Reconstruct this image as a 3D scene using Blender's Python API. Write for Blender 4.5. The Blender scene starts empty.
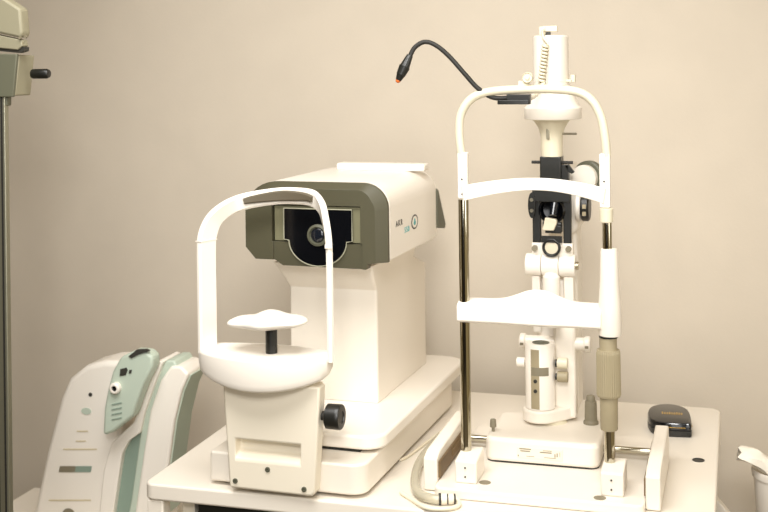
import bpy, bmesh, math, random
from mathutils import Vector, Matrix
random.seed(4)
S = bpy.context.scene
COL = S.collection
T = 0.75                      # height of the instrument table top
PI = math.pi

# ------------------------------------------------------------------ colours / materials
def lin(c):
    return tuple((v/255/12.92 if v/255 <= .04045 else ((v/255+.055)/1.055)**2.4) for v in c) + (1.0,)
M = {}
def mat(name, rgb, rough=.5, metal=0., spec=.5, bump=0., bscale=300., var=0., trans=0., emit=0., coat=0.):
    m = bpy.data.materials.new(name); m.use_nodes = True
    nt = m.node_tree; b = nt.nodes['Principled BSDF']
    b.inputs['Base Color'].default_value = lin(rgb)
    b.inputs['Roughness'].default_value = rough
    b.inputs['Metallic'].default_value = metal
    b.inputs['Specular IOR Level'].default_value = spec
    b.inputs['Transmission Weight'].default_value = trans
    b.inputs['Coat Weight'].default_value = coat
    if emit:
        b.inputs['Emission Color'].default_value = lin(rgb); b.inputs['Emission Strength'].default_value = emit
    tc = nt.nodes.new('ShaderNodeTexCoord')
    if var:
        n = nt.nodes.new('ShaderNodeTexNoise'); n.inputs['Scale'].default_value = 9.; n.inputs['Detail'].default_value = 5.
        nt.links.new(tc.outputs['Object'], n.inputs['Vector'])
        r = nt.nodes.new('ShaderNodeValToRGB'); c = lin(rgb)
        r.color_ramp.elements[0].position = .3; r.color_ramp.elements[1].position = .7
        r.color_ramp.elements[0].color = tuple(v*(1-var) for v in c[:3])+(1,)
        r.color_ramp.elements[1].color = tuple(min(1, v*(1+var*.4)) for v in c[:3])+(1,)
        nt.links.new(n.outputs['Fac'], r.inputs['Fac']); nt.links.new(r.outputs['Color'], b.inputs['Base Color'])
    if bump:
        n = nt.nodes.new('ShaderNodeTexNoise'); n.inputs['Scale'].default_value = bscale; n.inputs['Detail'].default_value = 3.
        nt.links.new(tc.outputs['Object'], n.inputs['Vector'])
        bp = nt.nodes.new('ShaderNodeBump'); bp.inputs['Strength'].default_value = bump; bp.inputs['Distance'].default_value = .002
        nt.links.new(n.outputs['Fac'], bp.inputs['Height']); nt.links.new(bp.outputs['Normal'], b.inputs['Normal'])
    M[name] = m
    return m
mat('wall_paint', (209, 198, 181), .85, spec=.2, bump=.14, bscale=140, var=.03)
mat('room_paint', (205, 190, 150), .9, spec=.2, bump=.2, bscale=140)
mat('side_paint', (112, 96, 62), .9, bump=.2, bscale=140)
mat('dark_wood', (46, 39, 30), .6, bump=.2, bscale=40, var=.2)
mat('floor_vinyl', (110, 98, 76), .6, var=.15)
mat('laminate', (234, 226, 213), .38, bump=.03, bscale=400)
mat('white_plastic', (234, 226, 213), .36, bump=.04, bscale=600)
mat('bright_plastic', (240, 233, 222), .32, bump=.02, bscale=600)
mat('cream_plastic', (234, 225, 206), .42, bump=.04, bscale=600)
mat('beige_enamel', (218, 209, 184), .35)
mat('olive_plastic', (74, 71, 53), .45, bump=.1, bscale=900)
mat('olive_light', (112, 109, 84), .45, bump=.05, bscale=900)
mat('trim_olive', (160, 158, 136), .4)
mat('taupe_rubber', (88, 79, 62), .6, bump=.15, bscale=700)
mat('knob_grey', (158, 146, 118), .5, bump=.05, bscale=700)
mat('grey_plastic', (128, 120, 100), .5, bump=.05)
mat('black_plastic', (26, 26, 22), .38, bump=.05, bscale=700)
mat('black_gloss', (10, 11, 14), .12)
mat('dark_glass', (22, 26, 34), .05, coat=.6)
mat('rubber_black', (34, 32, 27), .65, bump=.2, bscale=500)
mat('chrome', (190, 184, 166), .07, metal=1.)
mat('steel', (176, 168, 146), .3, metal=1.)
mat('brown_rail', (112, 90, 58), .55, bump=.2, bscale=300)
mat('mint', (188, 200, 184), .45, bump=.04)
mat('mint_deep', (134, 152, 138), .5, bump=.04)
mat('grey_ink', (146, 138, 118), .6)
mat('teal_ink', (52, 160, 160), .5)
mat('dark_ink', (52, 50, 44), .6)
mat('pale_line', (206, 192, 160), .5)
mat('gold_ink', (176, 142, 70), .4, metal=.3)
mat('clear_vinyl', (226, 220, 200), .2, trans=.55)
mat('cord_white', (232, 222, 198), .45)
mat('orange_lens', (214, 110, 50), .2)
mat('mirror_glass', (214, 204, 180), .25)
mat('tissue', (246, 240, 226), .9, bump=.4, bscale=60)
mat('dark_grey', (92, 92, 76), .5, bump=.05)  # plain dark grey for monitor, lens ring, screws, cap and drum rim
mat('aluminium', (150, 148, 130), .35, metal=.7, bump=.05, bscale=200)
mat('arm_grey', (150, 144, 120), .55, bump=.05)
mat('arm_shade', (100, 100, 82), .55, bump=.05)  # arm grey with the unlit front's shade put into the colour

# ------------------------------------------------------------------ mesh builder
class MB:
    def __init__(s): s.bm = bmesh.new()
    def _xf(s, vs, loc=(0,0,0), rot=None):
        mtx = Matrix.Translation(loc)
        if rot is not None: mtx = mtx @ (rot if isinstance(rot, Matrix) else Matrix.Rotation(rot[2],4,'Z') @ Matrix.Rotation(rot[1],4,'Y') @ Matrix.Rotation(rot[0],4,'X'))
        bmesh.ops.transform(s.bm, matrix=mtx, verts=vs)
    def box(s, x0, x1, y0, y1, z0, z1, rot=None):
        c = Vector(((x0+x1)/2, (y0+y1)/2, (z0+z1)/2))
        r = bmesh.ops.create_cube(s.bm, size=1.)
        bmesh.ops.scale(s.bm, vec=(x1-x0, y1-y0, z1-z0), verts=r['verts'])
        s._xf(r['verts'], c, rot); return s
    def lathe(s, prof, loc=(0,0,0), rot=None, n=40):      # prof: (r, z) list
        rings = []; new = []
        for r, z in prof:
            if r < 1e-6:
                v = s.bm.verts.new((0, 0, z)); rings.append([v]); new.append(v)
            else:
                ring = [s.bm.verts.new((r*math.cos(2*PI*k/n), r*math.sin(2*PI*k/n), z)) for k in range(n)]
                rings.append(ring); new += ring
        for a, b in zip(rings, rings[1:]):
            for k in range(n):
                if len(a) == 1 and len(b) == 1: continue
                if len(a) == 1: s.bm.faces.new((a[0], b[k], b[(k+1)%n]))
                elif len(b) == 1: s.bm.faces.new((a[k], a[(k+1)%n], b[0]))
                else: s.bm.faces.new((a[k], a[(k+1)%n], b[(k+1)%n], b[k]))
        if len(rings[0]) > 1: s.bm.faces.new(rings[0][::-1])
        if len(rings[-1]) > 1: s.bm.faces.new(rings[-1])
        s._xf(new, loc, rot); return s
    def cyl(s, p0, p1, r0, r1=None, n=32, ch=0.):
        r1 = r0 if r1 is None else r1
        p0 = Vector(p0); p1 = Vector(p1); L = (p1-p0).length
        pr = [(r0-ch, 0), (r0, ch), (r1, L-ch), (r1-ch, L)] if ch else [(r0, 0), (r1, L)]
        return s.lathe(pr, p0, (p1-p0).to_track_quat('Z','Y').to_matrix().to_4x4(), n)
    def loft(s, sections, cap=True, closed=False):         # list of lists of points (same count)
        R = [[s.bm.verts.new(p) for p in sec] for sec in sections]
        n = len(R[0])
        pairs = list(zip(R, R[1:])) + ([(R[-1], R[0])] if closed else [])
        for a, b in pairs:
            for k in range(n): s.bm.faces.new((a[k], a[(k+1)%n], b[(k+1)%n], b[k]))
        if cap and not closed:
            s.bm.faces.new(R[0][::-1]); s.bm.faces.new(R[-1])
        return s
    def prism(s, poly, y0, y1, axis='y'):                   # poly in (x,z) extruded along y; or (y,z) along x; or (x,y) along z
        f = {'y': lambda a, b, t: (a, t, b), 'x': lambda a, b, t: (t, a, b), 'z': lambda a, b, t: (a, b, t)}[axis]
        return s.loft([[f(a, b, y0) for a, b in poly], [f(a, b, y1) for a, b in poly]])
    def tube(s, pts, r, n=14, rfun=None, cap=True, closed=False):
        pts = [Vector(p) for p in pts]; N = len(pts)
        secs = []; up = None
        for i, p in enumerate(pts):
            if closed: t = (pts[(i+1)%N]-pts[i-1]).normalized()
            else: t = (pts[min(i+1, N-1)]-pts[max(i-1, 0)]).normalized()
            if up is None:
                up = t.orthogonal().normalized()
            up = (up - t*up.dot(t)).normalized(); w = t.cross(up)
            rr = r if rfun is None else rfun(i/(N-1))
            secs.append([p + up*rr*math.cos(2*PI*k/n) + w*rr*math.sin(2*PI*k/n) for k in range(n)])
        return s.loft(secs, cap, closed)
    def ribbon(s, pts, nrms, wid, thk, wf=None):            # rectangular band; nrms = face normals
        secs = []; N = len(pts)
        P_ = [Vector(p) for p in pts]
        for i, p in enumerate(P_):
            t = (P_[min(i+1, N-1)]-P_[max(i-1, 0)]).normalized()
            nv = Vector(nrms[i]); nv = (nv - t*nv.dot(t)).normalized(); w = t.cross(nv)
            ww = wid if wf is None else wf(i/(N-1))
            c = min(thk, ww)*.28; a, b = ww/2, thk/2
            prof = [(a-c,b),(a,b-c),(a,-b+c),(a-c,-b),(-a+c,-b),(-a,-b+c),(-a,b-c),(-a+c,b)]
            secs.append([p + w*u + nv*v for u, v in prof])
        return s.loft(secs)
    def sphere(s, c, r, sc=(1,1,1), rot=None, sub=3):
        q = bmesh.ops.create_uvsphere(s.bm, u_segments=28, v_segments=16, radius=r)
        bmesh.ops.scale(s.bm, vec=sc, verts=q['verts']); s._xf(q['verts'], c, rot); return s
    def build(s, name, m, parent=None, loc=(0,0,0), rot=(0,0,0), bev=0., seg=3, ang=38, smooth=True):
        bmesh.ops.recalc_face_normals(s.bm, faces=s.bm.faces[:])
        me = bpy.data.meshes.new(name); s.bm.to_mesh(me); s.bm.free()
        me.materials.append(M[m])
        o = bpy.data.objects.new(name, me); COL.objects.link(o)
        o.location = loc; o.rotation_euler = rot
        if parent: o.parent = parent
        if bev:
            b = o.modifiers.new('bevel', 'BEVEL'); b.width = bev; b.segments = seg; b.limit_method = 'ANGLE'; b.angle_limit = math.radians(30)
            b.harden_normals = False
        if smooth:
            me.shade_smooth()
            me.set_sharp_from_angle(angle=math.radians(ang))
        return o

def cut(o, cutter):                                         # boolean difference baked into the mesh
    bmesh.ops.recalc_face_normals(cutter.bm, faces=cutter.bm.faces[:])
    me = bpy.data.meshes.new('cut'); cutter.bm.to_mesh(me); cutter.bm.free()
    c = bpy.data.objects.new('cut', me); COL.objects.link(c); c.parent = o.parent
    c.location = o.location; c.rotation_euler = o.rotation_euler
    bv = [(m.width, m.segments) for m in o.modifiers if m.type == 'BEVEL']
    for m in list(o.modifiers): o.modifiers.remove(m)
    b = o.modifiers.new('b', 'BOOLEAN'); b.object = c; b.operation = 'DIFFERENCE'; b.solver = 'EXACT'
    bpy.context.view_layer.update()
    dg = bpy.context.evaluated_depsgraph_get()
    nm = bpy.data.meshes.new_from_object(o.evaluated_get(dg))
    o.modifiers.remove(b); o.data = nm
    bpy.data.objects.remove(c)
    nm.shade_smooth(); nm.set_sharp_from_angle(angle=math.radians(35))
    for w, sg in bv:
        q = o.modifiers.new('bevel', 'BEVEL'); q.width = w; q.segments = sg; q.limit_method = 'ANGLE'; q.angle_limit = math.radians(30)
    return o
def text(name, body, size, m, parent, loc, rot, ext=.0003):
    cu = bpy.data.curves.new(name, 'FONT'); cu.body = body; cu.size = size; cu.extrude = ext; cu.space_character = 1.25; cu.align_x = 'CENTER'; cu.align_y = 'CENTER'
    t = bpy.data.objects.new(name+'_tmp', cu); COL.objects.link(t)
    bpy.context.view_layer.update()
    me = bpy.data.meshes.new_from_object(t.evaluated_get(bpy.context.evaluated_depsgraph_get()))
    bpy.data.objects.remove(t); bpy.data.curves.remove(cu)
    me.materials.clear(); me.materials.append(M[m]); me.name = name
    o = bpy.data.objects.new(name, me); COL.objects.link(o); o.parent = parent; o.location = loc; o.rotation_euler = rot
    return o
def thing(name, label, cat, loc=(0,0,0), rz=0., group=None):
    o = bpy.data.objects.new(name, None); COL.objects.link(o); o.empty_display_size = .05
    o.location = loc; o.rotation_euler = (0, 0, rz); o['label'] = label; o['category'] = cat
    if group: o['group'] = group
    return o
def structure(name, mb, m):
    o = mb.build(name, m); o['kind'] = 'structure'; return o
def spline(pts, n=10, closed=False):                        # Catmull-Rom
    P_ = [Vector(p) for p in pts]; out = []; N = len(P_)
    rng = range(N if closed else N-1)
    for i in rng:
        g = (lambda k: P_[k % N]) if closed else (lambda k: P_[max(0, min(N-1, k))])
        a, b, c, d = g(i-1), g(i), g(i+1), g(i+2)
        for k in range(n):
            t = k/n
            out.append(.5*((2*b) + (c-a)*t + (2*a-5*b+4*c-d)*t*t + (3*b-a-3*c+d)*t**3))
    if not closed: out.append(P_[-1])
    return out
def rrect(x0, x1, y0, y1, r, n=6):
    rs = r if isinstance(r, (tuple, list)) else (r,)*4        # (x1,y1) (x0,y1) (x0,y0) (x1,y0)
    out = []
    for (cx, cy, a0), q in zip(((x1, y1, 0), (x0, y1, PI/2), (x0, y0, PI), (x1, y0, 1.5*PI)), rs):
        sx = -1 if cx == x1 else 1; sy = -1 if cy == y1 else 1
        for k in range(n+1):
            a = a0 + k/n*PI/2
            out.append((cx + sx*q + q*math.cos(a), cy + sy*q + q*math.sin(a)))
    return out

# ------------------------------------------------------------------ camera (standing, level, lens shifted down)
PSI = math.atan((738-384)/1200.); ROLL = .012
Rt = Vector((math.cos(PSI), math.sin(PSI), 0)); Up = Vector((0, 0, 1)); Fw = Vector((-math.sin(PSI), math.cos(PSI), 0))
cR = Rt*math.cos(ROLL) - Up*math.sin(ROLL); cU = Rt*math.sin(ROLL) + Up*math.cos(ROLL)
cam = bpy.data.cameras.new('camera'); co = bpy.data.objects.new('camera', cam); COL.objects.link(co)
mw = Matrix((cR, cU, -Fw)).transposed().to_4x4(); mw.translation = (0, 0, T+.76); co.matrix_world = mw
cam.sensor_width = 36; cam.sensor_fit = 'HORIZONTAL'; cam.lens = 36*1200/768.; cam.shift_y = (65-256)/768.
cam.clip_start = .05; cam.dof.use_dof = True; cam.dof.focus_distance = 2.2; cam.dof.aperture_fstop = 5.0
S.camera = co

# ------------------------------------------------------------------ room
X0, X1, Y0, Y1, ZC = -2.7, 1.6, -1.5, 2.97, 2.6
structure('floor', MB().box(X0-.1, X1+.1, Y0-.1, Y1+.1, -.1, 0), 'floor_vinyl')
structure('ceiling', MB().box(X0-.1, X1+.1, Y0-.1, Y1+.1, ZC, ZC+.1), 'room_paint')
structure('wall_back', MB().box(X0-.1, X1+.1, Y1, Y1+.1, 0, ZC), 'wall_paint')
structure('wall_front', MB().box(X0-.1, X1+.1, Y0-.1, Y0, 0, ZC), 'dark_wood')
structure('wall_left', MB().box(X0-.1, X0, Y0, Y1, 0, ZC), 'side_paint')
structure('wall_right', MB().box(X1, X1+.1, Y0, Y1, 0, ZC), 'room_paint')

# ------------------------------------------------------------------ instrument table
tb = thing('instrument_table', 'white laminate instrument table carrying both eye examination devices', 'table', (0, 0, 0))
top = MB().prism(rrect(-1.054, -.045, 1.98, 2.725, (.028, .028, .02, .028)), T-.03, T, 'z').build('tabletop', 'laminate', tb, bev=.004)
cut(top, MB().cyl((-.081, 2.36, T-.05), (-.081, 2.36, T+.02), .009))
MB().lathe([(.0115, 0), (.0115, .0008), (.009, .0008), (.009, -.02), (0, -.02)], (-.081, 2.36, T-.0001)).build('cable_grommet', 'black_plastic', tb)
for x, y in ((-1.032, 2.0), (-.085, 2.012), (-1.032, 2.69), (-.085, 2.69)):
    MB().box(x-.016, x+.016, y-.016, y+.016, .02, T-.0305).cyl((x, y, 0), (x, y, .02), .02).build('leg', 'laminate', tb, bev=.003)
MB().box(-.99, -.965, 2.01, 2.66, T-.2, T-.0305).build('apron', 'cream_plastic', tb, bev=.002)
MB().box(-.953, -.12, 1.996, 2.4, T-.12, T-.031).build('power_box', 'black_plastic', tb, bev=.004)
MB().box(-.022, -.002, 2.52, 2.545, T-.28, T-.1, rot=(0, -.7, 0)).build('strut', 'laminate', tb, bev=.003)

# ------------------------------------------------------------------ autorefractor
ar = thing('autorefractor', 'white autorefractor with olive grey front bezel, arched headrest and round lens', 'eye examination device', (-.79, 2.0, T+.0008), math.radians(-2))
MB().prism(rrect(-.142, .156, .0, .60, (.02, .02, .006, .03)), .006, .060, 'z').build('base', 'white_plastic', ar, bev=.004)
for x, y in ((-.11, .04), (.11, .05), (-.11, .55), (.11, .55)):
    MB().cyl((x, y, 0), (x, y, .0062), .012).build('rubber_foot', 'rubber_black', ar)
MB().box(-.12, .125, .07, .58, .0602, .066).build('slide_rail', 'black_plastic', ar)
MB().prism(rrect(-.138, .168, .062, .68, (.05, .05, .02, .04)), .0662, .092, 'z').build('slide_stage', 'bright_plastic', ar, bev=.005)
# column: flares forward under the head
colp = rrect(-.093, .093, .266, .625, (.03, .03, .004, .006), 5)
secs = []
for z, s, f in ((.0922, 1, 0), (.1, 1, 0), (.27, 1, 0), (.315, 1.0, .0), (.345, 1.04, -.03), (.372, 1.12, -.055)):
    secs.append([((x*s), (y+f if y < .4 else y - (.0 if z < .33 else .1)), z) for x, y in colp])
MB().loft(secs).build('column', 'white_plastic', ar, bev=.003, ang=30)
def arc(cx, cz, r, a0, a1, n=8, rx=None):
    return [(cx + (rx or r)*math.cos(a0+(a1-a0)*k/n), cz + r*math.sin(a0+(a1-a0)*k/n)) for k in range(n+1)]
# head outline (x,z) seen from the front, clockwise
head = [(.142, .384), (.142, .488)] + arc(.092, .486, .048, .05, PI/2, 9, .05) + [(-.085, .534)] + arc(-.085, .486, .048, PI/2+.15, PI-.25, 6, .063) + [(-.149, .486), (-.149, .406), (-.128, .383)]
MB().loft([[(x, .201, z) for x, z in head], [(x, .51, z) for x, z in head], [(x*.985, .535, .45+(z-.45)*.97) for x, z in head]]).build('head_shell', 'bright_plastic', ar, bev=.006, ang=40)
bz = [(.142, .384), (.142, .488)] + arc(.092, .486, .048, .05, PI/2, 9, .05) + [(-.085, .534)] + arc(-.085, .486, .048, PI/2+.15, PI-.25, 6, .063) + [(-.149, .486), (-.149, .406), (-.128, .383), (-.088, .383), (-.07, .372), (.103, .371), (.106, .382)]
fr = []
for x, z in bz:
    fx = x - .02 if x > .115 else (x+.002 if x < -.12 else x)
    fz = z - .012 if z > .5 else z
    if x > .092 and z > .486: fx = x-.02*min(1, (x-.084)/.05); fz = z-.012*min(1, max(0, (z-.45)/.08))
    fr.append((fx, .176, fz))
bezel = MB().loft([fr, [(x, .192, z) for x, z in bz], [(x, .2012, z) for x, z in bz]]).build('bezel', 'olive_plastic', ar, bev=.0015, ang=25)
cut(bezel, MB().box(-.091, .092, .10, .194, .418, .4905))
cut(bezel, MB().box(-.0885, .0955, .10, .1805, .36, .4195))
MB().box(-.088, -.066, .183, .1945, .4195, .486).build('window_panel', 'olive_light', ar, bev=.001)
MB().box(.074, .0905, .183, .1945, .4195, .486).build('window_panel', 'olive_light', ar, bev=.001)
MB().box(-.088, .0905, .1825, .1945, .4835, .4885).build('window_panel', 'olive_light', ar, bev=.0008)
win = [(-.066, .4832), (-.066, .424), (-.054, .4215)] + arc(.004, .4215, .047, PI, 2*PI, 20, .058) + [(.075, .424), (.075, .4832)]
MB().prism(win[::-1], .1775, .1948).build('window', 'black_gloss', ar)
MB().tube([(x, .1772, z) for x, z in [(-.066, .4836), (-.066, .4235), (-.0555, .4215)] + arc(.004, .4215, .048, PI, 2*PI, 24, .0595) + [(.075, .4235), (.075, .4836), (-.066, .4836)]], .0011, 8).build('window_trim', 'trim_olive', ar)
ln = MB().lathe([(.021, 0), (.021, .004), (.0165, .006), (.0155, .001), (0, .001)], (.005, .1774, .4335), (PI/2, 0, 0)).build('lens_ring', 'dark_grey', ar)
lo = MB().sphere((.005, .1755, .4335), .014, (1, .25, 1)).build('lens', 'dark_glass', ln)
# lettering on the right flank
rq = (PI/2, 0, PI/2)
text('lettering', 'AKR', .0165, 'dark_ink', ar, (.1423, .262, .4495), rq).scale = (1.2, 1, 1)
text('lettering', '550', .0155, 'teal_ink', ar, (.1423, .312, .4305), rq).scale = (1.2, 1, 1)
MB().lathe([(.0148, 0), (.0148, .0006), (.0117, .0006), (.0117, 0)], (0, 0, 0), (0, PI/2, 0)).build('emblem_ring', 'dark_ink', ar, loc=(.142, .365, .4395)).scale = (1, 1.5, 1)
MB().lathe([(.0119, 0), (.0119, .0007), (0, .0007)], (0, 0, 0), (0, PI/2, 0)).build('emblem_face', 'bright_plastic', ar, loc=(.142, .365, .4395)).scale = (1, 1.5, 1)
MB().prism([(.0075*math.cos(a)*(1 if math.sin(a) < .2 else .62)+.364, .4385+(.0055 if math.sin(a) < 0 else .008)*math.sin(a)) for a in [2*PI*k/24 for k in range(24)]], .1421, .1431, 'x').build('emblem_drop', 'teal_ink', ar)
# tilted monitor on the back of the head
mq = MB().prism([(.5352, .49), (.544, .485), (.6, .404), (.592, .396), (.5352, .405)], -.06, .143, 'x').build('monitor', 'dark_grey', ar, bev=.002)
MB().box(-.06, .138, .452, .49, .5335, .549).build('monitor_hood', 'bright_plastic', mq, bev=.004)
# front bracket with pocket
pan = [(-.099, .2), (-.098, .175), (-.0885, .012), (-.084, .005), (.074, .005), (.079, .012), (.09, .175), (.091, .2)]
pan = [(-.099, .2), (-.098, .175), (-.0885, .014), (-.084, .008), (.070, .008), (.075, .014), (.086, .175), (.087, .2)]
br = MB().prism(pan[::-1], -.030, -.0005).build('bracket_panel', 'cream_plastic', ar, bev=.004)
cut(br, MB().prism([(-.06, .048), (-.006, .073), (-.006, .094), (-.06, .1)], -.076, .049, 'x'))
MB().box(-.09, .078, -.0004, .01, .1, .2).build('bracket_support', 'cream_plastic', ar, bev=.002)
for x, z in ((-.076, .022), (-.013, .048), (.056, .020)):
    MB().lathe([(.0046, 0), (.0046, .0022), (.0026, .0026), (.0024, .0008), (0, .0008)], (x, -.0299, z), (PI/2, 0, 0), 20).build('screw', 'dark_grey', ar)
kb = MB().lathe([(.0185, 0), (.0215, .002), (.022, .02), (.022, .026), (.0205, .028), (.0105, .0285), (.01, .027), (0, .027)], (.093, -.012, .146), (0, PI/2, 0), 36).build('height_knob', 'black_plastic', ar)
MB().cyl((.076, -.012, .146), (.0935, -.012, .146), .008).build('knob_shaft', 'rubber_black', kb)
# crescent tray
def tray_sec(u):
    x = -.149 + .249*u
    k = math.sin(PI*u)
    return x, k
secs = []
for i in range(29):
    x, k = tray_sec(i/28)
    k2 = k**.6
    yf = -.025 - .05*k2; yb = .004 + .03*k2
    zt = .2545; zb = .22 - .029*k2
    secs.append([(x, yb, zb+.01), (x, yf+.012, zb), (x, yf+.003, zb+.004), (x, yf, zb+.014), (x, yf, zt-.006), (x, yf+.005, zt-.001), (x, yf+.012, zt), (x, yb, zt)])
MB().loft(secs).build('chin_tray', 'bright_plastic', ar, bev=.002, ang=50)
# arched headrest
lp = (-.136, -.012); rp = (.098, -.012); pts = []; nr = []
L = [(-.136, -.014, .245), (-.136, -.014, .34), (-.136, -.014, .43), (-.1345, -.010, .458), (-.1265, .004, .484), (-.107, .026, .503), (-.076, .042, .5135), (-.025, .05, .5215), (.012, .05, .523), (.048, .042, .5205), (.074, .022, .508), (.09, .002, .483), (.099, -.010, .455), (.102, -.014, .42), (.102, -.014, .34), (.102, -.014, .245)]
NL = [(.93, -.37, 0)]*3 + [(.9, -.4, -.1), (.75, -.55, -.35), (.4, -.75, -.4), (.15, -.95, -.05), (0, -1, .05), (0, -1, .05), (-.2, -.95, -.05), (-.5, -.75, -.35), (-.8, -.5, -.25), (-.9, -.4, -.1)] + [(-.93, -.37, 0)]*3
pts = spline(L, 6); nn = spline(NL, 6)
MB().ribbon(pts, nn, .045, .0115, lambda t: .041 if t < .2 else .041 - .011*min(1, (t-.2)/.15) if t < .5 else .03 + .008*max(0, (t-.6)/.4)).build('headrest', 'bright_plastic', ar, ang=35)
pp = [p for p in pts if -.086 < p.x < .056 and p.z > .505]
MB().ribbon([p + Vector((0, -.0085, .0005)) for p in pp], [(0, -1, .02)]*len(pp), .022, .009, lambda t: .011 + .008*math.sin(PI*t)).build('forehead_pad', 'taupe_rubber', ar, ang=35)
for p, s_ in (((-.136, -.014, .446), .37), ((.1005, -.014, .444), -.37)):
    MB().box(-.0064, .0064, -.0207, .0207, -.001, .001).build('joint_band', 'white_plastic', ar, loc=p, rot=(0, 0, -s_ if p[0] < 0 else -s_))
# chin rest
cr = bmesh.new(); MBc = MB()
for i in range(0, 33):
    u = i/32*2-1; e = math.sqrt(max(0, 1-abs(u)**2.6)); x = -.010+.075*u
    hump = .008*math.exp(-((u-.05)/.5)**2) + .002*math.cos(8*u)
    zc = .309 + .004*u
    ring = []
    for k in range(20):
        a = 2*PI*k/20; ya = .042*e*math.cos(a); za = math.sin(a)
        z = zc + (.0105+hump)*e*za if za > 0 else zc + .0125*e*za
        ring.append((x, -.03 + ya - .006*math.cos(6*u)*e*(1 if math.cos(a) < 0 else 0), z))
    if e < .02: ring = [(x, -.03+.001*math.cos(2*PI*k/20), zc+.001*math.sin(2*PI*k/20)) for k in range(20)]
    MBc_last = ring
    secs = secs + [ring] if i else [ring]
MBc.loft(secs).build('chin_rest', 'bright_plastic', ar, ang=60)
rd = MB().cyl((-.003, -.03, .2546), (-.003, -.03, .299), .0105).build('chin_rest_rod', 'black_plastic', ar)

# ------------------------------------------------------------------ slit lamp
sl = thing('slit_lamp', 'white slit lamp with chrome posts, chin bar and tall lamp housing', 'eye examination device', (-.35, 2.115, T+.0008))
base = MB().prism(rrect(-.171, .191, -.075, .30, .012), .0, .018, 'z').build('base_plate', 'white_plastic', sl, bev=.003)
for x, y in ((-.088, -.03), (.116, -.055)):
    MB().lathe([(.0105, 0), (.0105, .0008), (.0, .0008)], (x, y, .0179)).build('plate_hole', 'grey_plastic', sl)
for sx, m_ in ((-1, 1), (1, 2)):
    xg = .204 if sx > 0 else -.184
    g = MB().prism([(-.045, .0006), (.215, .0006), (.215, .07), (-.02, .066), (-.045, .058)], xg-.0125, xg+.0125, 'x').build('rail_guard', 'white_plastic', sl, bev=.003)
    xi = xg + .0127*(-sx); 
    r_ = MB().box(min(xi, xi-sx*.003), max(xi, xi-sx*.003), -.035, .2, .021, .05)
    for k in range(18): r_.box(min(xi-sx*.003, xi-sx*.005), max(xi-sx*.003, xi-sx*.005), .06+k*.0075, .063+k*.0075, .03, .045)
    r_.build('gear_rack', 'brown_rail', g)
# feet and posts
for x in (-.1195, .1355):
    ft = MB().prism([(-.044, .0182), (.024, .0182), (.024, .064), (-.012, .062), (-.044, .058)], x-.0195, x+.0195, 'x').build('post_foot', 'white_plastic', sl, bev=.003)
    for z in (.03, .046): MB().cyl((x-.001, -.0455, z), (x-.001, -.0435, z), .0016, n=12).build('set_screw', 'dark_ink', ft)
MB().cyl((-.1285, .003, .055), (-.1285, .003, .515), .0094, n=48).build('post', 'chrome', sl)
MB().cyl((.1275, .003, .055), (.1275, .003, .125), .0094, n=48).build('post', 'chrome', sl)
MB().cyl((.1275, .003, .43), (.1275, .003, .495), .0082, n=48).build('post', 'chrome', sl)
MB().cyl((.1265, .003, .48), (.1265, .003, .505), .0115, .012, ch=.001).build('post_collar', 'beige_enamel', sl)
MB().lathe([(.014, .118), (.0152, .12), (.0157, .173), (.0157, .176), (.0157, .258), (.0152, .262), (.0152, .28)], (.127, .003, 0)).build('height_sleeve', 'knob_grey', sl)
kn = MB(); prof = []
NR = 34
secs = []
for z, f in ((.176, .93), (.18, 1), (.252, .98), (.258, .92)):
    secs.append([(.127 + .0203*f*(1+(.045 if k % 2 else 0))*math.cos(2*PI*k/(NR*2)), .003 + .0203*f*(1+(.045 if k % 2 else 0))*math.sin(2*PI*k/(NR*2)), z) for k in range(NR*2)])
kn.loft(secs).build('height_knob', 'knob_grey', sl, ang=10)
MB().lathe([(.0165, .2795), (.0165, .283)], (.1275, .003, 0)).build('dark_ring', 'black_plastic', sl)  # thin dark ring between height sleeve and chin sleeve
MB().lathe([(.0, .2832), (.0195, .2834), (.0205, .29), (.0195, .335), (.0165, .38), (.0148, .43), (.0135, .434), (.0, .4345)], (.1305, .003, 0)).build('chin_sleeve', 'white_plastic', sl, ang=60)
# chin bar
secs = []
for i in range(49):
    u = i/48; x = -.139 + .256*u
    b = math.exp(-abs((u-.545)/.17)**2.3); d = math.exp(-abs((u-.535)/.17)**2.6)
    yf = -.016 - .004*d; yb = .028 + .012*b
    zt = .329; zb = .2955 - .001*u
    zf = zt - .0095*d
    zbk = zt + .005 + .017*b
    zb2 = zb
    secs.append([(x, yb, zb2+.004), (x, yf+.006, zb2), (x, yf, zb2+.004), (x, yf-.001, zf-.006), (x, yf+.002, zf-.001), (x, yf+.007, zf+.001), (x, (yf+yb)/2, (zf+zbk)/2+.004*b+.002), (x, yb-.006, zbk+.001), (x, yb, zbk-.004)])
MB().loft(secs).build('chin_bar', 'bright_plastic', sl, bev=.0015, ang=50)
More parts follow.
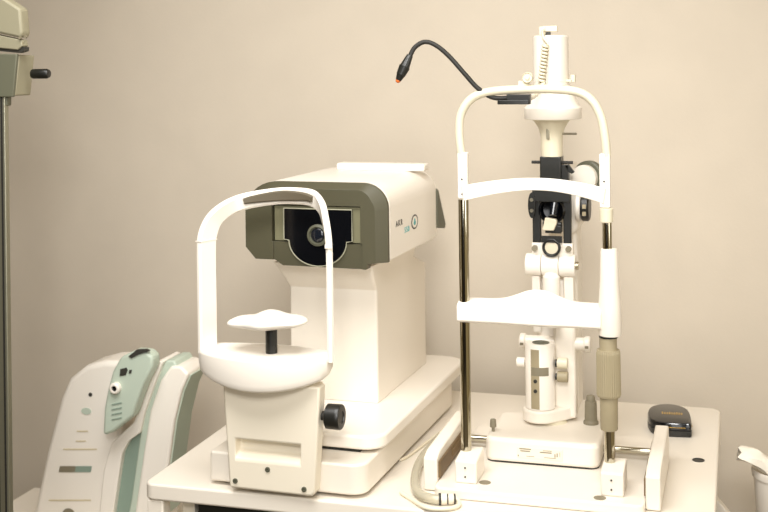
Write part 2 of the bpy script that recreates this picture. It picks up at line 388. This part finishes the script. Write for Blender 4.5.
# upper plates, forehead band, arch tube
for x in (-.128, .125):
    pl = MB().prism(rrect(x-.009, x+.009, .517 if x < 0 else .506, .60, .003), -.004, .012).build('side_plate', 'bright_plastic', sl, bev=.0015)
    for z in (.552, .537, .525): MB().cyl((x-.001, -.0052, z), (x-.001, -.0038, z), .0016, n=12).build('set_screw', 'dark_ink', pl)
secs = []
bp_ = [(-.128 + .253*k/40, -.006 + .05*math.sin(PI*k/40)**.9, .527+.0135*math.sin(PI*k/40)) for k in range(41)]
MB().ribbon(bp_, [(0, -1, 0)]*41, .0265, .004, lambda t: .0275 - .005*math.sin(PI*t)).build('forehead_band', 'bright_plastic', sl, ang=35)
ap = spline([(-.1315, .003, .598), (-.1345, .003, .635), (-.131, .003, .668), (-.113, .003, .695), (-.083, .003, .708), (-.03, .003, .7125), (.03, .003, .713), (.078, .003, .708), (.104, .003, .692), (.119, .003, .664), (.1255, .003, .63), (.1285, .003, .595)], 8)
MB().tube(ap, .0078, 18).build('arch_tube', 'beige_enamel', sl, ang=80)
# fixation light on gooseneck
fx = MB().prism(rrect(-.062, -.004, -.0105, .0105, .004), .6865, .694, 'z').box(-.046, -.004, -.006, .012, .693, .704).build('fixation_mount', 'black_plastic', sl, bev=.001)
gp = spline([(-.03, .004, .6995), (-.07, .004, .698), (-.098, .0, .715), (-.122, -.004, .742), (-.150, -.006, .774), (-.174, -.008, .794), (-.194, -.01, .8), (-.212, -.012, .79), (-.2215, -.014, .772)], 9)
MB().tube(gp, .0043, 12).build('gooseneck', 'rubber_black', fx, ang=80)
dv = Vector((-.010, -.004, -.022)).normalized()
fh = Vector((-.2205, -.014, .776))
MB().cyl(fh, fh+dv*.022, .0058, .009).cyl(fh+dv*.022, fh+dv*.04, .0102, .0085, ch=.001).cyl(fh+dv*.04, fh+dv*.05, .0078, .005).build('fixation_head', 'black_plastic', fx, ang=30)
MB().sphere(fh+dv*.0505, .0045).build('fixation_bulb', 'orange_lens', fx)
MB().lathe([(.0095, 0), (.0095, .012), (.0085, .0145), (.008, .012), (.004, .012), (.004, .015), (0, .015)], (-.008, .006, .734), (PI/2, 0, 0)).box(-.026, -.006, .003, .01, .716, .728).build('clamp_screw', 'beige_enamel', sl, bev=.0005)
# ---- cross slide
yc = .155
for y, z, r in ((.158, .036, .006), (.185, .028, .0055)):
    MB().cyl((-.19, y, z), (.19, y, z), r).build('slide_shaft', 'chrome', sl)
mb_ = MB().prism(rrect(-.112, .1, .082, .255, .018), .0186, .064, 'z').build('sliding_base', 'white_plastic', sl, bev=.008, seg=4)
MB().prism(rrect(-.11, .098, .084, .253, .018), .0182, .0215, 'z').build('base_seal', 'rubber_black', mb_)
npl = MB().box(-.05, .034, .0808, .0822, .03, .05).build('name_plate', 'cream_plastic', mb_, bev=.0005)
q = MB()
for x0, x1, z0, z1 in ((-.068, -.046, .0465, .0485), (-.066, -.048, .0425, .0445), (-.03, -.008, .0425, .0445), (-.024, -.008, .0465, .0475), (-.003, -.001, .036, .042), (.001, .003, .037, .044), (.0065, .0075, .038, .046), (-.071, -.069, .033, .036), (-.055, -.04, .034, .0348), (-.022, 0, .034, .0348)):
    q.box(x0+.022, x1+.022, .0802, .0812, z0, z1)
q.build('plate_print', 'grey_ink', npl)
ts = MB().cyl((-.102, .118, .0635), (-.102, .118, .074), .003).cyl((-.102, .118, .072), (-.102, .118, .087), .0062, .0055, ch=.001).build('thumb_screw', 'grey_plastic', sl, ang=30)
MB().lathe([(.0145, 0), (.0145, .004), (.012, .007), (.0115, .036), (.0112, .039), (.011, .043), (.0085, .044), (.0085, .05), (.007, .054), (0, .0555)], (.0705, .212, .0641)).build('joystick', 'grey_plastic', sl, ang=30)
# ---- pedestal
MB().lathe([(.03, .0), (.024, .006), (.02, .014), (.02, .028)], (-.004, .21, .0632)).build('pivot_neck', 'beige_enamel', sl)
# swing arm: cup with block behind
cup = MB().prism([(-.0245+.034*math.cos(a), .198+.034*math.sin(a)) for a in [PI/2+PI*k/20 for k in range(21)]] + [(-.01, .167), (.006, .18), (.04, .222), (.042, .252), (-.02, .252)], .069, .093, 'z').build('swing_arm', 'white_plastic', sl, bev=.004)
MB().prism([(.212, .07), (.252, .07), (.252, .27), (.238, .3), (.222, .3), (.212, .27)], .0, .042, 'x').build('arm_block', 'white_plastic', sl, bev=.006)
cyl_ = MB().lathe([(.0268, .0934), (.0285, .094), (.0285, .1665), (.0279, .167), (.0285, .1675), (.0285, .214), (.026, .218), (0, .218)], (-.0245, .198, 0), n=56).build('lamp_column', 'bright_plastic', sl, ang=35)
st = MB()
a0, a1 = -PI/2-.42-.08, -PI/2+.18-.08
st.loft([[(-.0245+r*math.cos(a), .198+r*math.sin(a), z) for a, r in [(a0+(a1-a0)*k/8, .0289) for k in range(9)] + [(a1-(a1-a0)*k/8, .0283) for k in range(9)]] for z in (.096, .21)]).build('scale_strip', 'knob_grey', cyl_, ang=60)
a0, a1 = -PI/2-.45, -PI/2+.75
MB().loft([[(-.0245+r*math.cos(a), .198+r*math.sin(a), z) for a, r in [(a0+(a1-a0)*k/8, .0293) for k in range(9)] + [(a1-(a1-a0)*k/8, .0284) for k in range(9)]] for z in (.16, .176)]).build('scale_window', 'grey_plastic', cyl_, ang=60)
for z in (.15, .131): MB().lathe([(.0035, 0), (.0035, .0016), (.002, .0018), (.0018, .0008), (0, .0008)], (-.0292, .1692, z), (PI/2, 0, -.1), 18).build('column_screw', 'dark_ink', cyl_)
MB().lathe([(.0165, 0), (.0165, .001), (.012, .0012), (.0118, .0004), (.007, .0004), (.0068, .0012), (0, .0012)], (-.0225, .198, .218)).build('column_cap', 'dark_grey', cyl_)
# pivot bar with knobs
MB().cyl((-.056, .226, .2125), (.062, .226, .2125), .0128).build('pivot_bar', 'bright_plastic', sl)
for x0, x1 in ((-.068, -.056), (.058, .07)):
    k_ = MB().cyl((x0, .226, .2125), (x1, .226, .2125), .0158, ch=.002).build('pivot_knob', 'bright_plastic', sl, ang=30)
    MB().box(x0+.003, x1-.002, .2055, .2065, .209, .214).build('knob_slot', 'grey_plastic', k_)
for x0, x1, y, z, r, m_ in ((-.070, -.054, .2, .178, .009, 'bright_plastic'), (.006, .0105, .19, .182, .0075, 'black_plastic'), (.01, .03, .192, .182, .0105, 'beige_enamel'), (.006, .0105, .19, .156, .0065, 'black_plastic'), (.01, .03, .192, .156, .0105, 'knob_grey')):
    MB().cyl((x0, y, z), (x1, y, z), r, ch=.001).build('adjust_knob', m_, sl, ang=30)
MB().cyl((-.055, .2, .178), (-.05, .2, .178), .004).build('adjust_shaft', 'steel', sl)
# upper yoke
MB().prism([(-.034, .212), (.02, .212), (.024, .24), (.022, .338), (-.034, .338)], .228, .258).build('yoke_block', 'bright_plastic', sl, bev=.008)
for x0, x1 in ((-.041, -.0245), (.021, .040)):
    MB().prism([(.222, .232), (.25, .232), (.24, .345), (.208, .345)], x0, x1, 'x').build('yoke_cheek', 'bright_plastic', sl, bev=.003)
MB().lathe([(.0165, .25), (.0165, .346), (.011, .353), (0, .355)], (-.0015, .203, 0)).build('yoke_core', 'bright_plastic', sl)
for x0, x1, r in ((-.0515, -.0215, .0215), (-.0205, .0125, .0213), (.0135, .0445, .0215)):
    MB().cyl((x0, .215, .3665), (x1, .215, .3665), r, ch=.0012, n=40).build('tilt_barrel', 'bright_plastic', sl, ang=30)
MB().cyl((.0445, .215, .3665), (.05, .215, .3665), .0075).build('barrel_axle', 'steel', sl)
# ---- black prism tower
tw = MB().box(-.0205, .0205, .198, .238, .528, .578).build('tower_block', 'black_plastic', sl, bev=.002)
MB().box(-.037, .036, .203, .225, .49, .518).box(-.038, -.022, .21, .222, .405, .492).box(.022, .037, .21, .222, .405, .505).box(-.02, .02, .208, .232, .51, .53).build('tower_frame', 'black_plastic', sl, bev=.0015)
MB().cyl((-.038, .21, .5665), (.042, .21, .5665), .003, n=16).build('cross_pin', 'rubber_black', sl)
MB().box(.02, .034, .204, .222, .528, .562).prism([(.026, .562), (.034, .563), (.045, .548), (.04, .545), (.032, .55)], .204, .216).build('tower_clip', 'black_plastic', sl, bev=.001)
MB().lathe([(.0262, 0), (.0262, .028), (.022, .03), (.019, .012), (0, .010)], (.0005, .236, .473), (PI/2, 0, 0)).build('prism_hood', 'black_gloss', sl, ang=30)
MB().cyl((-.017, .207, .447), (.02, .207, .447), .005, n=16).box(-.012, .019, .2, .222, .43, .445).build('prism_holder', 'black_plastic', sl, bev=.0015)
MB().prism([(-.0165, .436), (.006, .436), (.0125, .452), (.0105, .458), (-.0105, .461)], .192, .207).build('prism', 'mirror_glass', sl, bev=.002)
MB().cyl((.004, .2, .464), (.007, .215, .492), .007, .009).build('prism_stem', 'dark_glass', sl)
MB().tube([(.0005+.0155*math.cos(2*PI*k/32), .197, .403+.0155*math.sin(2*PI*k/32)) for k in range(32)], .0028, 10, closed=True).box(-.019, .021, .196, .2, .4125, .425).build('mirror_ring', 'black_plastic', sl, ang=60)
MB().lathe([(.0148, 0), (.0148, .002), (0, .0025)], (.0005, .2, .403), (PI/2, 0, 0)).build('mirror', 'mirror_glass', sl)
for x in (-.033, .0325): MB().cyl((x, .198, .4), (x, .21, .4), .0055, n=20).build('tower_bolt', 'grey_plastic', sl)
MB().box(-.04, .04, .208, .232, .385, .41).build('tower_foot', 'white_plastic', sl, bev=.003)
lc = MB().prism([(-.0375+.0075*math.cos(a), .483+.025*math.sin(a)) for a in [2*PI*k/24 for k in range(24)]], .2, .214).build('side_clip', 'black_plastic', sl, bev=.001)
for z in (.473, .494): MB().lathe([(.0035, 0), (.0035, .002), (0, .002)], (-.0375, .2, z), (PI/2, 0, 0), 16).build('clip_screw', 'steel', lc)
# ---- microscope behind the tower
mi = MB().prism(rrect(-.03, .045, .42, .555, .02), .262, .37).build('microscope_body', 'white_plastic', sl, bev=.008)
MB().cyl((.042, .25, .478), (.054, .25, .478), .031, ch=.003).build('microscope_flange', 'white_plastic', mi, ang=30)
dr = MB().cyl((.0542, .236, .478), (.0705, .236, .478), .0275, ch=.003).build('magnification_dial', 'black_plastic', mi, ang=30)
for z in (.467, .481): MB().box(.059, .066, .2075, .2095, z-.003, z+.005).build('dial_mark', 'knob_grey', dr)
fd = MB().lathe([(.0, -.026), (.024, -.0255), (.026, -.022), (.026, .012), (0, .013)], n=40, rot=(PI/2, 0, -.35)).build('filter_drum', 'white_plastic', mi, loc=(.062, .256, .533), ang=30)
MB().lathe([(.0275, -.012), (.0305, -.010), (.0305, .002), (.0275, .004)], n=40, rot=(PI/2, 0, -.35)).build('drum_rim', 'dark_grey', mi, loc=(.0655, .256, .536), ang=30)
MB().box(-.02, .038, .29, .36, .064, .43).build('microscope_arm', 'white_plastic', mi, bev=.008)
# ---- lamp housing
nk = MB().lathe([(.0205, .578), (.021, .60), (.0215, .617), (.025, .632), (.034, .646), (.04, .65)], (.001, .215, 0)).build('lamp_neck', 'beige_enamel', sl, ang=50)
MB().box(-.006, .0, .1905, .196, .612, .64).build('neck_slot', 'steel', nk, bev=.001)
MB().cyl((.022, .21, .622), (.05, .21, .622), .0022, n=12).build('lever', 'grey_plastic', nk)
MB().lathe([(.054, .6505), (.0555, .653), (.0555, .672), (.05, .678), (.045, .69), (.039, .705), (.036, .716), (.0, .716)], (.0035, .215, 0), n=56).build('lamp_dish', 'white_plastic', sl, ang=35)
hs = MB().lathe([(.0345, .7165), (.0345, .722), (.0338, .7225), (.0345, .723), (.0342, .81), (.031, .8125), (0, .8135)], (.001, .215, 0), n=56).build('lamp_housing', 'white_plastic', sl, ang=35)
MB().box(-.019, -.007, .2, .225, .8136, .83).box(-.012, .016, .202, .212, .82, .831).build('lamp_bracket', 'beige_enamel', hs, bev=.0012)
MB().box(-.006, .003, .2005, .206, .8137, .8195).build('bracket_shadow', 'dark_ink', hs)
MB().box(.032, .044, .2, .214, .722, .727).box(.041, .049, .2, .214, .722, .736).build('lamp_clip', 'beige_enamel', hs, bev=.001)
cp = [(-.0015-.009*k/160 + .0052*math.cos(2*PI*k/14), .168 + .0052*math.sin(2*PI*k/14), .796-.075*k/160) for k in range(161)]
MB().tube(cp, .0026, 8).tube(spline([(-.009, .205, .822), (-.010, .186, .82), (-.006, .172, .808), (.003, .168, .797)], 6), .0028, 8).tube(spline([(-.0055, .168, .721), (-.012, .155, .712), (-.013, .12, .7), (-.012, .06, .696), (-.014, .012, .698)], 8), .004, 8).build('coiled_cord', 'beige_enamel', hs, ang=80)

# ------------------------------------------------------------------ cable round the slit lamp
cb = thing('power_cable', 'pale cable looping beside the left foot of the slit lamp', 'cable', (-.57, 2.1, T))
cpth = spline([(-.0145, .25, .0095), (-.016, .19, .0095), (-.0165, .12, .0095), (-.01, .05, .0095), (.008, -.03, .0095), (.03, -.075, .0095), (.056, -.0905, .0095), (.07, -.0885, .0095)], 10)
MB().tube(cpth, .0085, 14).build('clear_sheath', 'clear_vinyl', cb, ang=80)
c0 = Vector((.068, -.089, .0098)); dx = Vector((1, .3, 0)).normalized()
MB().cyl(c0, c0+dx*.012, .0096, ch=.001).cyl(c0+dx*.014, c0+dx*.024, .0092, ch=.001).build('plug', 'cream_plastic', cb, ang=30)
for a, b, r in ((-.002, .002, .0099), (.011, .0145, .0085), (.024, .027, .0085)): MB().cyl(c0+dx*a, c0+dx*b, r).build('plug_ring', 'dark_ink', cb, ang=30)
MB().tube(spline([c0+dx*.027, c0+dx*.033+Vector((0, -.004, -.002)), c0+dx*.036+Vector((0, -.018, -.005)), c0+dx*.026+Vector((0, -.03, -.0055)), c0+dx*.008+Vector((0, -.034, -.0055)), c0+dx*-.02+Vector((0, -.024, -.0055)), (.02, -.09, .0042), (-.01, -.06, .0042)], 8), .004, 10).build('cord', 'cord_white', cb, ang=80)
cc = thing('thin_cord', 'thin cream cord lying on the tabletop beside the autorefractor base', 'cable', (-.6, 2.3, T))
MB().tube(spline([(.014, .17, .003), (.004, .1, .003), (-.008, .02, .003), (-.02, -.06, .003), (-.03, -.09, .003)], 8), .0028, 8).build('cord', 'cord_white', cc, ang=80)

# ------------------------------------------------------------------ black case
cs = thing('small_case', 'small black rounded case with gold lettering near the back corner', 'case', (-.1445, 2.555, T), math.radians(4))
prof = [(-.04, -.02), (-.043, .006), (-.036, .03), (-.018, .044), (.006, .047), (.028, .036), (.039, .014), (.041, -.034), (.03, -.04), (-.012, -.04), (-.03, -.034)]
prof = [(a*1.04, b*1.6) for a, b in prof]
pf = [(v.x, v.y) for v in spline([(a, b, 0) for a, b in prof], 5, closed=True)]
MB().loft([[(x*s, y*s, z) for x, y in pf] for s, z in ((.96, 0), (1, .003), (1, .013))]).build('case_base', 'black_plastic', cs, ang=40)
MB().loft([[(x*s, y*s, z) for x, y in pf] for s, z in ((.97, .0132), (.995, .0145), (.995, .025), (.965, .0285), (.9, .0295))]).build('case_lid', 'black_gloss', cs, ang=40)
q = MB()
for k in range(9): q.box(-.016+k*.0048, -.0128+k*.0048, -.006, .007+.003*((k*7) % 3 == 0), .0294, .0299)
q.build('lid_lettering', 'gold_ink', cs)
MB().tube([(.0431, -.05, .0195), (.0424, -.03, .0195), (.0414, -.006, .0195), (.0408, .018, .0195)], .0009, 6).tube([(-.012, -.0645, .0195), (.01, -.0648, .0195), (.03, -.0644, .0195)], .0008, 6).build('lid_line', 'gold_ink', cs)

# ------------------------------------------------------------------ side cabinet + charging stand at the left
CT = .44
sc_ = thing('side_cabinet', 'low white cabinet beneath the charging stand', 'cabinet', (-1.42, 2.58, 0))
MB().box(-.32, .32, -.32, .11, CT-.028, CT).build('cabinet_top', 'laminate', sc_, bev=.003)
MB().box(-.3, .3, -.3, .1, .06, CT-.0285).box(-.28, .28, -.27, .09, 0, .06).build('cabinet_body', 'cream_plastic', sc_, bev=.002)
for x in (-.298, .003):
    d_ = MB().box(x, x+.295, -.318, -.3005, .075, CT-.035).build('cabinet_door', 'laminate', sc_, bev=.002)
    MB().cyl((x+(.26 if x < 0 else .035), -.335, .36), (x+(.26 if x < 0 else .035), -.335, .46), .005).build('handle', 'steel', d_)
YD = 2.42
cs2 = thing('charging_stand', 'white and mint green charging stand on the low cabinet, two upright slots', 'medical device', (-1.3, YD, CT+.001))
def W(px, py, y=YD):                                        # measured outline points -> local metres on the stand's face
    u = px-384; v = -(py-65); c, s = math.cos(ROLL), math.sin(ROLL)
    U = u*c+v*s; V = -u*s+v*c
    dx_ = -math.sin(PSI)*1200+math.cos(PSI)*U; dy_ = math.cos(PSI)*1200+math.sin(PSI)*U
    t = y/dy_
    return (dx_*t+1.3, T+.76+V*t-CT)
def outl(pts, y=YD):                                        # clipped at the cabinet top
    P_ = [W(a, b, y) for a, b in pts]; out = []
    for (x0, z0), (x1, z1) in zip(P_, P_[1:]+P_[:1]):
        if z0 >= 0: out.append((x0, z0))
        if (z0 >= 0) != (z1 >= 0): t = z0/(z0-z1); out.append((x0+(x1-x0)*t, 0.))
    return out
def sm(poly, n=4): return [(v.x, v.y) for v in spline([(a, b, 0) for a, b in poly], n, closed=True)]
A = outl([(24.0, 560), (32.0, 520), (46.3, 452), (60.5, 398), (69.2, 379), (85.8, 366), (103.9, 361.5), (121.9, 362), (131.5, 372), (125.0, 410), (111.6, 470), (98.0, 530), (92.0, 560)])
body = MB().prism(A, 0, .1).build('panel_body', 'bright_plastic', cs2, bev=.012, seg=4)
def decal(name, px0, px1, py0, py1, m, d=.0012, r=.002, slant=.0):
    p = outl([(px0, py0), (px1, py0), (px1-slant, py1), (px0-slant, py1)])
    return MB().prism(p, -d, .001).build(name, m, cs2)
decal('panel_line', 63.5, 97, 449, 450.2, 'pale_line'); decal('panel_line', 49, 91, 500, 501.2, 'pale_line')
decal('status_bar', 60, 76, 466.5, 472.5, 'grey_plastic', slant=1.); decal('status_bar', 76, 92, 466.5, 472.5, 'mint_deep', slant=1.)
def disc(name, px, py, r, m, d=.0015, sx=1.):
    x, z = W(px, py)
    return MB().prism([(x+r*sx*math.cos(2*PI*k/24), z+r*math.sin(2*PI*k/24)) for k in range(24)], -d, .001).build(name, m, cs2)
disc('indicator', 90.5, 395, .0045, 'dark_ink'); disc('power_button', 86.5, 411.5, .0075, 'mint', sx=1.7); disc('socket', 69, 514, .012, 'grey_plastic', sx=1.3)
decal('panel_mark', 77, 88, 431, 432.2, 'pale_line'); decal('panel_mark', 76, 86, 441, 442, 'pale_line')
# sloped white arm between the panel and the slot
Bm = outl([(97.0, 560), (106.1, 470), (113.8, 442), (127.1, 430), (136.4, 421), (142.0, 398), (154.7, 372), (160.0, 360), (165.0, 361), (156.4, 384), (146.6, 412), (142.1, 432), (130.9, 440), (124.5, 452), (117.3, 500), (109.0, 560)])
MB().prism(Bm, -.012, .08).build('slot_wall', 'bright_plastic', cs2, bev=.003)
G = outl([(105.0, 560), (114.3, 495), (123.2, 448), (132.4, 438), (141.6, 430), (144.8, 420), (141.8, 470), (131.0, 515), (123.0, 560)])
MB().prism(G, .004, .09).build('slot_liner', 'mint_deep', cs2, bev=.004)
MP = outl([(119.0, 560), (131.2, 500), (139.4, 440), (145.0, 410), (156.6, 378), (166.0, 361), (174.0, 361), (177.8, 368), (165.2, 400), (154.2, 450), (143.0, 510), (135.0, 560)])
MB().prism(MP, .0, .085).build('divider', 'mint', cs2, bev=.004)
RB = outl([(128.0, 560), (136.0, 512), (144.8, 450), (151.3, 410), (161.7, 380), (171.9, 366), (181.9, 366), (189.8, 374), (182.6, 390), (175.2, 420), (168.5, 470), (162.0, 520), (156.0, 560)])
MB().prism(RB, -.006, .085).build('charger_body', 'bright_plastic', cs2, bev=.006)
# mint side cover follows the right edge of the charger body
rp_ = [W(189.5, 374), W(182.5, 390), W(175.2, 420), W(168.5, 470), W(163, 516)]
MB().loft([[(x-.004, .006, z-.004) for x, z in rp_] + [(x+.0018, .006, z-.004) for x, z in rp_[::-1]], [(x-.004, .083, z-.004) for x, z in rp_] + [(x+.0018, .083, z-.004) for x, z in rp_[::-1]]]).build('side_cover', 'mint', cs2, bev=.0015)
# the hand unit
hu = thing('hand_unit', 'mint green handheld measuring probe with dark window resting in the white charging stand', 'medical device', (-1.3, YD-.03, CT))
H_ = outl([(109.4, 431), (110.6, 405), (114.3, 386), (119.1, 368), (127.0, 354), (141.0, 347.5), (153.0, 348.5), (159.0, 354), (159.0, 363), (150.3, 380), (143.5, 398), (138.7, 413), (129.8, 420), (119.9, 428), (112.9, 431)], YD-.03)
MB().prism(H_, -.03, .008).build('probe_body', 'mint', hu, bev=.008, seg=4)
def hdec(name, pts, m, y0=-.032, y1=-.029): return MB().prism(outl(pts, YD-.06), y0, y1).build(name, m, hu)
hdec('probe_cap', [(129, 356), (137, 349.5), (147, 349), (150, 351), (140, 354), (132, 358)], 'dark_ink', -.033, -.026)
hdec('probe_window', [(120.5, 369), (126.5, 367.5), (128, 370), (126, 375), (120, 376)], 'dark_ink')
hdec('probe_dot', [(129.5, 370), (132, 369.5), (131.5, 373), (129, 373.5)], 'dark_ink')
x, z = W(116.5, 387.5, YD-.06)
er = MB().lathe([(.0125, 0), (.0125, .01), (.0095, .013), (.0065, .013), (.0065, .008), (0, .008)], (x, -.029, z), (PI/2, 0, 0)).build('probe_eyepiece', 'bright_plastic', hu, ang=30)
MB().lathe([(.0064, 0), (.0064, .001), (0, .001)], (x, -.0372, z), (PI/2, 0, 0), 20).build('probe_lens', 'black_gloss', er)
for k in range(4): hdec('grip_line', [(112, 404+k*5), (122, 402+k*5), (122, 403+k*5), (112, 405+k*5)], 'mint_deep')

# ------------------------------------------------------------------ instrument arm and stand at the far left
YP = 2.02
ps = thing('examination_stand', 'grey examination stand pole with instrument head and black knob at left edge', 'medical stand', (-1.345, YP, 0))
def V2(px, py, y=YP):
    a, b = W(px, py, y); return (a-1.3+1.345, b+CT)
zb = V2(0, 97)[1]
x0, x1 = V2(-14, 300)[0], V2(7, 300)[0]
MB().box(x0, x1, .0, .014, .03, zb+.004).build('pole', 'aluminium', ps, bev=.002)
MB().box(V2(3, 300)[0], V2(4.6, 300)[0], -.001, .001, .03, zb+.004).box(x0+.004, V2(-2, 300)[0], -.001, .001, .03, zb+.004).build('pole_groove', 'rubber_black', ps)
MB().box(x0-.16, x1+.05, -.1, .25, 0, .03).build('stand_base', 'arm_shade', ps, bev=.006)
MB().prism([V2(-60, 97), V2(14, 97), V2(18, 54), V2(-60, 52)], -.004, .004).build('arm_bracket', 'arm_shade', ps, bev=.002)  # front plate of the arm, darkened to stand for its shaded side
MB().prism([V2(-60, 96), V2(14, 96), V2(18, 55), V2(-60, 53)], .0042, .058).build('arm_end', 'arm_grey', ps, bev=.003)
MB().prism([V2(-4, 106), V2(6, 106), V2(6, 96.5), V2(-4, 96.5)], .003, .02).build('arm_clamp', 'arm_shade', ps, bev=.003)
kx, kz = V2(23.5, 74)
MB().lathe([(.0085, 0), (.0095, .002), (.0098, .032), (.0075, .037), (0, .038)], (kx, .03, kz), (0, PI/2, 0)).build('arm_knob', 'black_plastic', ps, ang=35)
MB().prism([V2(-60, -40), V2(3, -4), V2(23, 9), V2(25, 33), V2(23, 38), V2(-60, 20)], -.01, .02).build('instrument_head', 'arm_grey', ps, bev=.005)
MB().prism([V2(-60, 22), V2(23, 40), V2(24, 46), V2(19, 50), V2(-60, 42)], -.006, .016).build('head_underside', 'arm_grey', ps, bev=.002)
MB().prism([V2(-60, 45), V2(19, 53), V2(25, 51), V2(25, 47), V2(-60, 42.5)], -.002, .014).build('head_gasket', 'dark_ink', ps)
for p in ((22.5, 38), (28, 37)):
    a, b = V2(*p); MB().lathe([(.003, 0), (.003, .004), (0, .004)], (a, -.006, b), (PI/2, 0, 0), 16).build('head_screw', 'grey_plastic', ps)

# ------------------------------------------------------------------ bin with tissue at the right, on a cart
ZB = .42
ct = thing('side_cart', 'white cart just right of the table under the bin', 'cart', (.12, 2.66, 0))
MB().box(-.105, .3, -.2, .2, ZB-.025, ZB).build('cart_top', 'laminate', ct, bev=.003)
MB().box(-.09, .28, -.18, .18, .12, .14).build('cart_shelf', 'laminate', ct, bev=.003)
for x in (-.075, .27):
    for y in (-.17, .17):
        MB().box(x-.012, x+.012, y-.012, y+.012, .05, ZB-.0255).cyl((x-.008, y, .025), (x+.008, y, .025), .025).build('leg', 'steel', ct)
bn = thing('waste_cup', 'white plastic cup bin with flared rim right of the table', 'bin', (.079, 2.62, ZB-.0))
MB().lathe([(.0, 0), (.044, 0), (.046, .004), (.058, .225), (.061, .226), (.0625, .238), (.06, .242), (.056, .24), (.055, .225), (.044, .008), (0, .008)], (0, 0, 0), n=48).build('cup_body', 'white_plastic', bn, ang=40)
ti = MB(); secs = []
for i in range(17):
    t = i/16
    cx_ = -.085+.118*t; zt_ = .274 - .045*t + .006*math.sin(7*t); wd = .03+.01*math.sin(5*t+1)
    secs.append([(cx_ + .006*math.sin(3*k+9*t), -.02 + wd*math.cos(2*PI*k/14), zt_ + (.012+.016*t)*math.sin(2*PI*k/14) + .003*math.sin(5*k+4*t)) for k in range(14)])
tt = ti.loft(secs).build('tissue', 'tissue', None, ang=30)
tt.location = (.079, 2.62, ZB-.0); tt['label'] = 'crumpled white tissue sticking out of the cup bin at right'; tt['category'] = 'tissue'

# ------------------------------------------------------------------ light: ceiling panels of the room, plus added fill areas and spot
def area(name, loc, sx, sy, power, col=(1, .988, .97), rot=(0, 0, 0)):
    l = bpy.data.lights.new(name, 'AREA'); l.shape = 'RECTANGLE'; l.size = sx; l.size_y = sy; l.energy = power; l.color = col
    o = bpy.data.objects.new(name, l); COL.objects.link(o); o.location = loc; o.rotation_euler = rot
    return o
area('ceiling_light', (-.7, 1.15, ZC-.03), 1.3, 1.0, 45)
area('ceiling_light', (.1, -.6, ZC-.03), 1.2, 1.2, 12)
area('fill_light', (.1, Y0+.03, 1.4), 1.4, 1.2, 19, (1, .988, .97), (PI/2, 0, 0))  # added fill from behind the camera, no window there; lifts the fronts
area('fill_light', (X1-.03, .9, 1.5), 1.2, 1.2, 13, (1, .988, .97), (0, PI/2, 0))  # added fill from the right wall, brightens right-hand faces
sp = bpy.data.lights.new('front_spot', 'SPOT'); sp.energy = 175; sp.color = (1, .988, .97); sp.spot_size = math.radians(49); sp.spot_blend = 1.; sp.shadow_soft_size = .3
so = bpy.data.objects.new('front_spot', sp); COL.objects.link(so); so.location = (.05, -.3, 2.3)  # added spot above the camera; its soft cone darkens the wall leftwards
so.rotation_euler = (Vector((-.68, 2.9, 1.3))-so.location).to_track_quat('-Z', 'Y').to_euler()
w = bpy.data.worlds.new('world'); S.world = w; w.use_nodes = True
w.node_tree.nodes['Background'].inputs[0].default_value = (1, .92, .76, 1); w.node_tree.nodes['Background'].inputs[1].default_value = .3
S.view_settings.view_transform = 'Standard'; S.view_settings.look = 'None'; S.view_settings.gamma = 1; S.view_settings.exposure = .24
S.cycles.max_bounces = 8; S.cycles.diffuse_bounces = 5
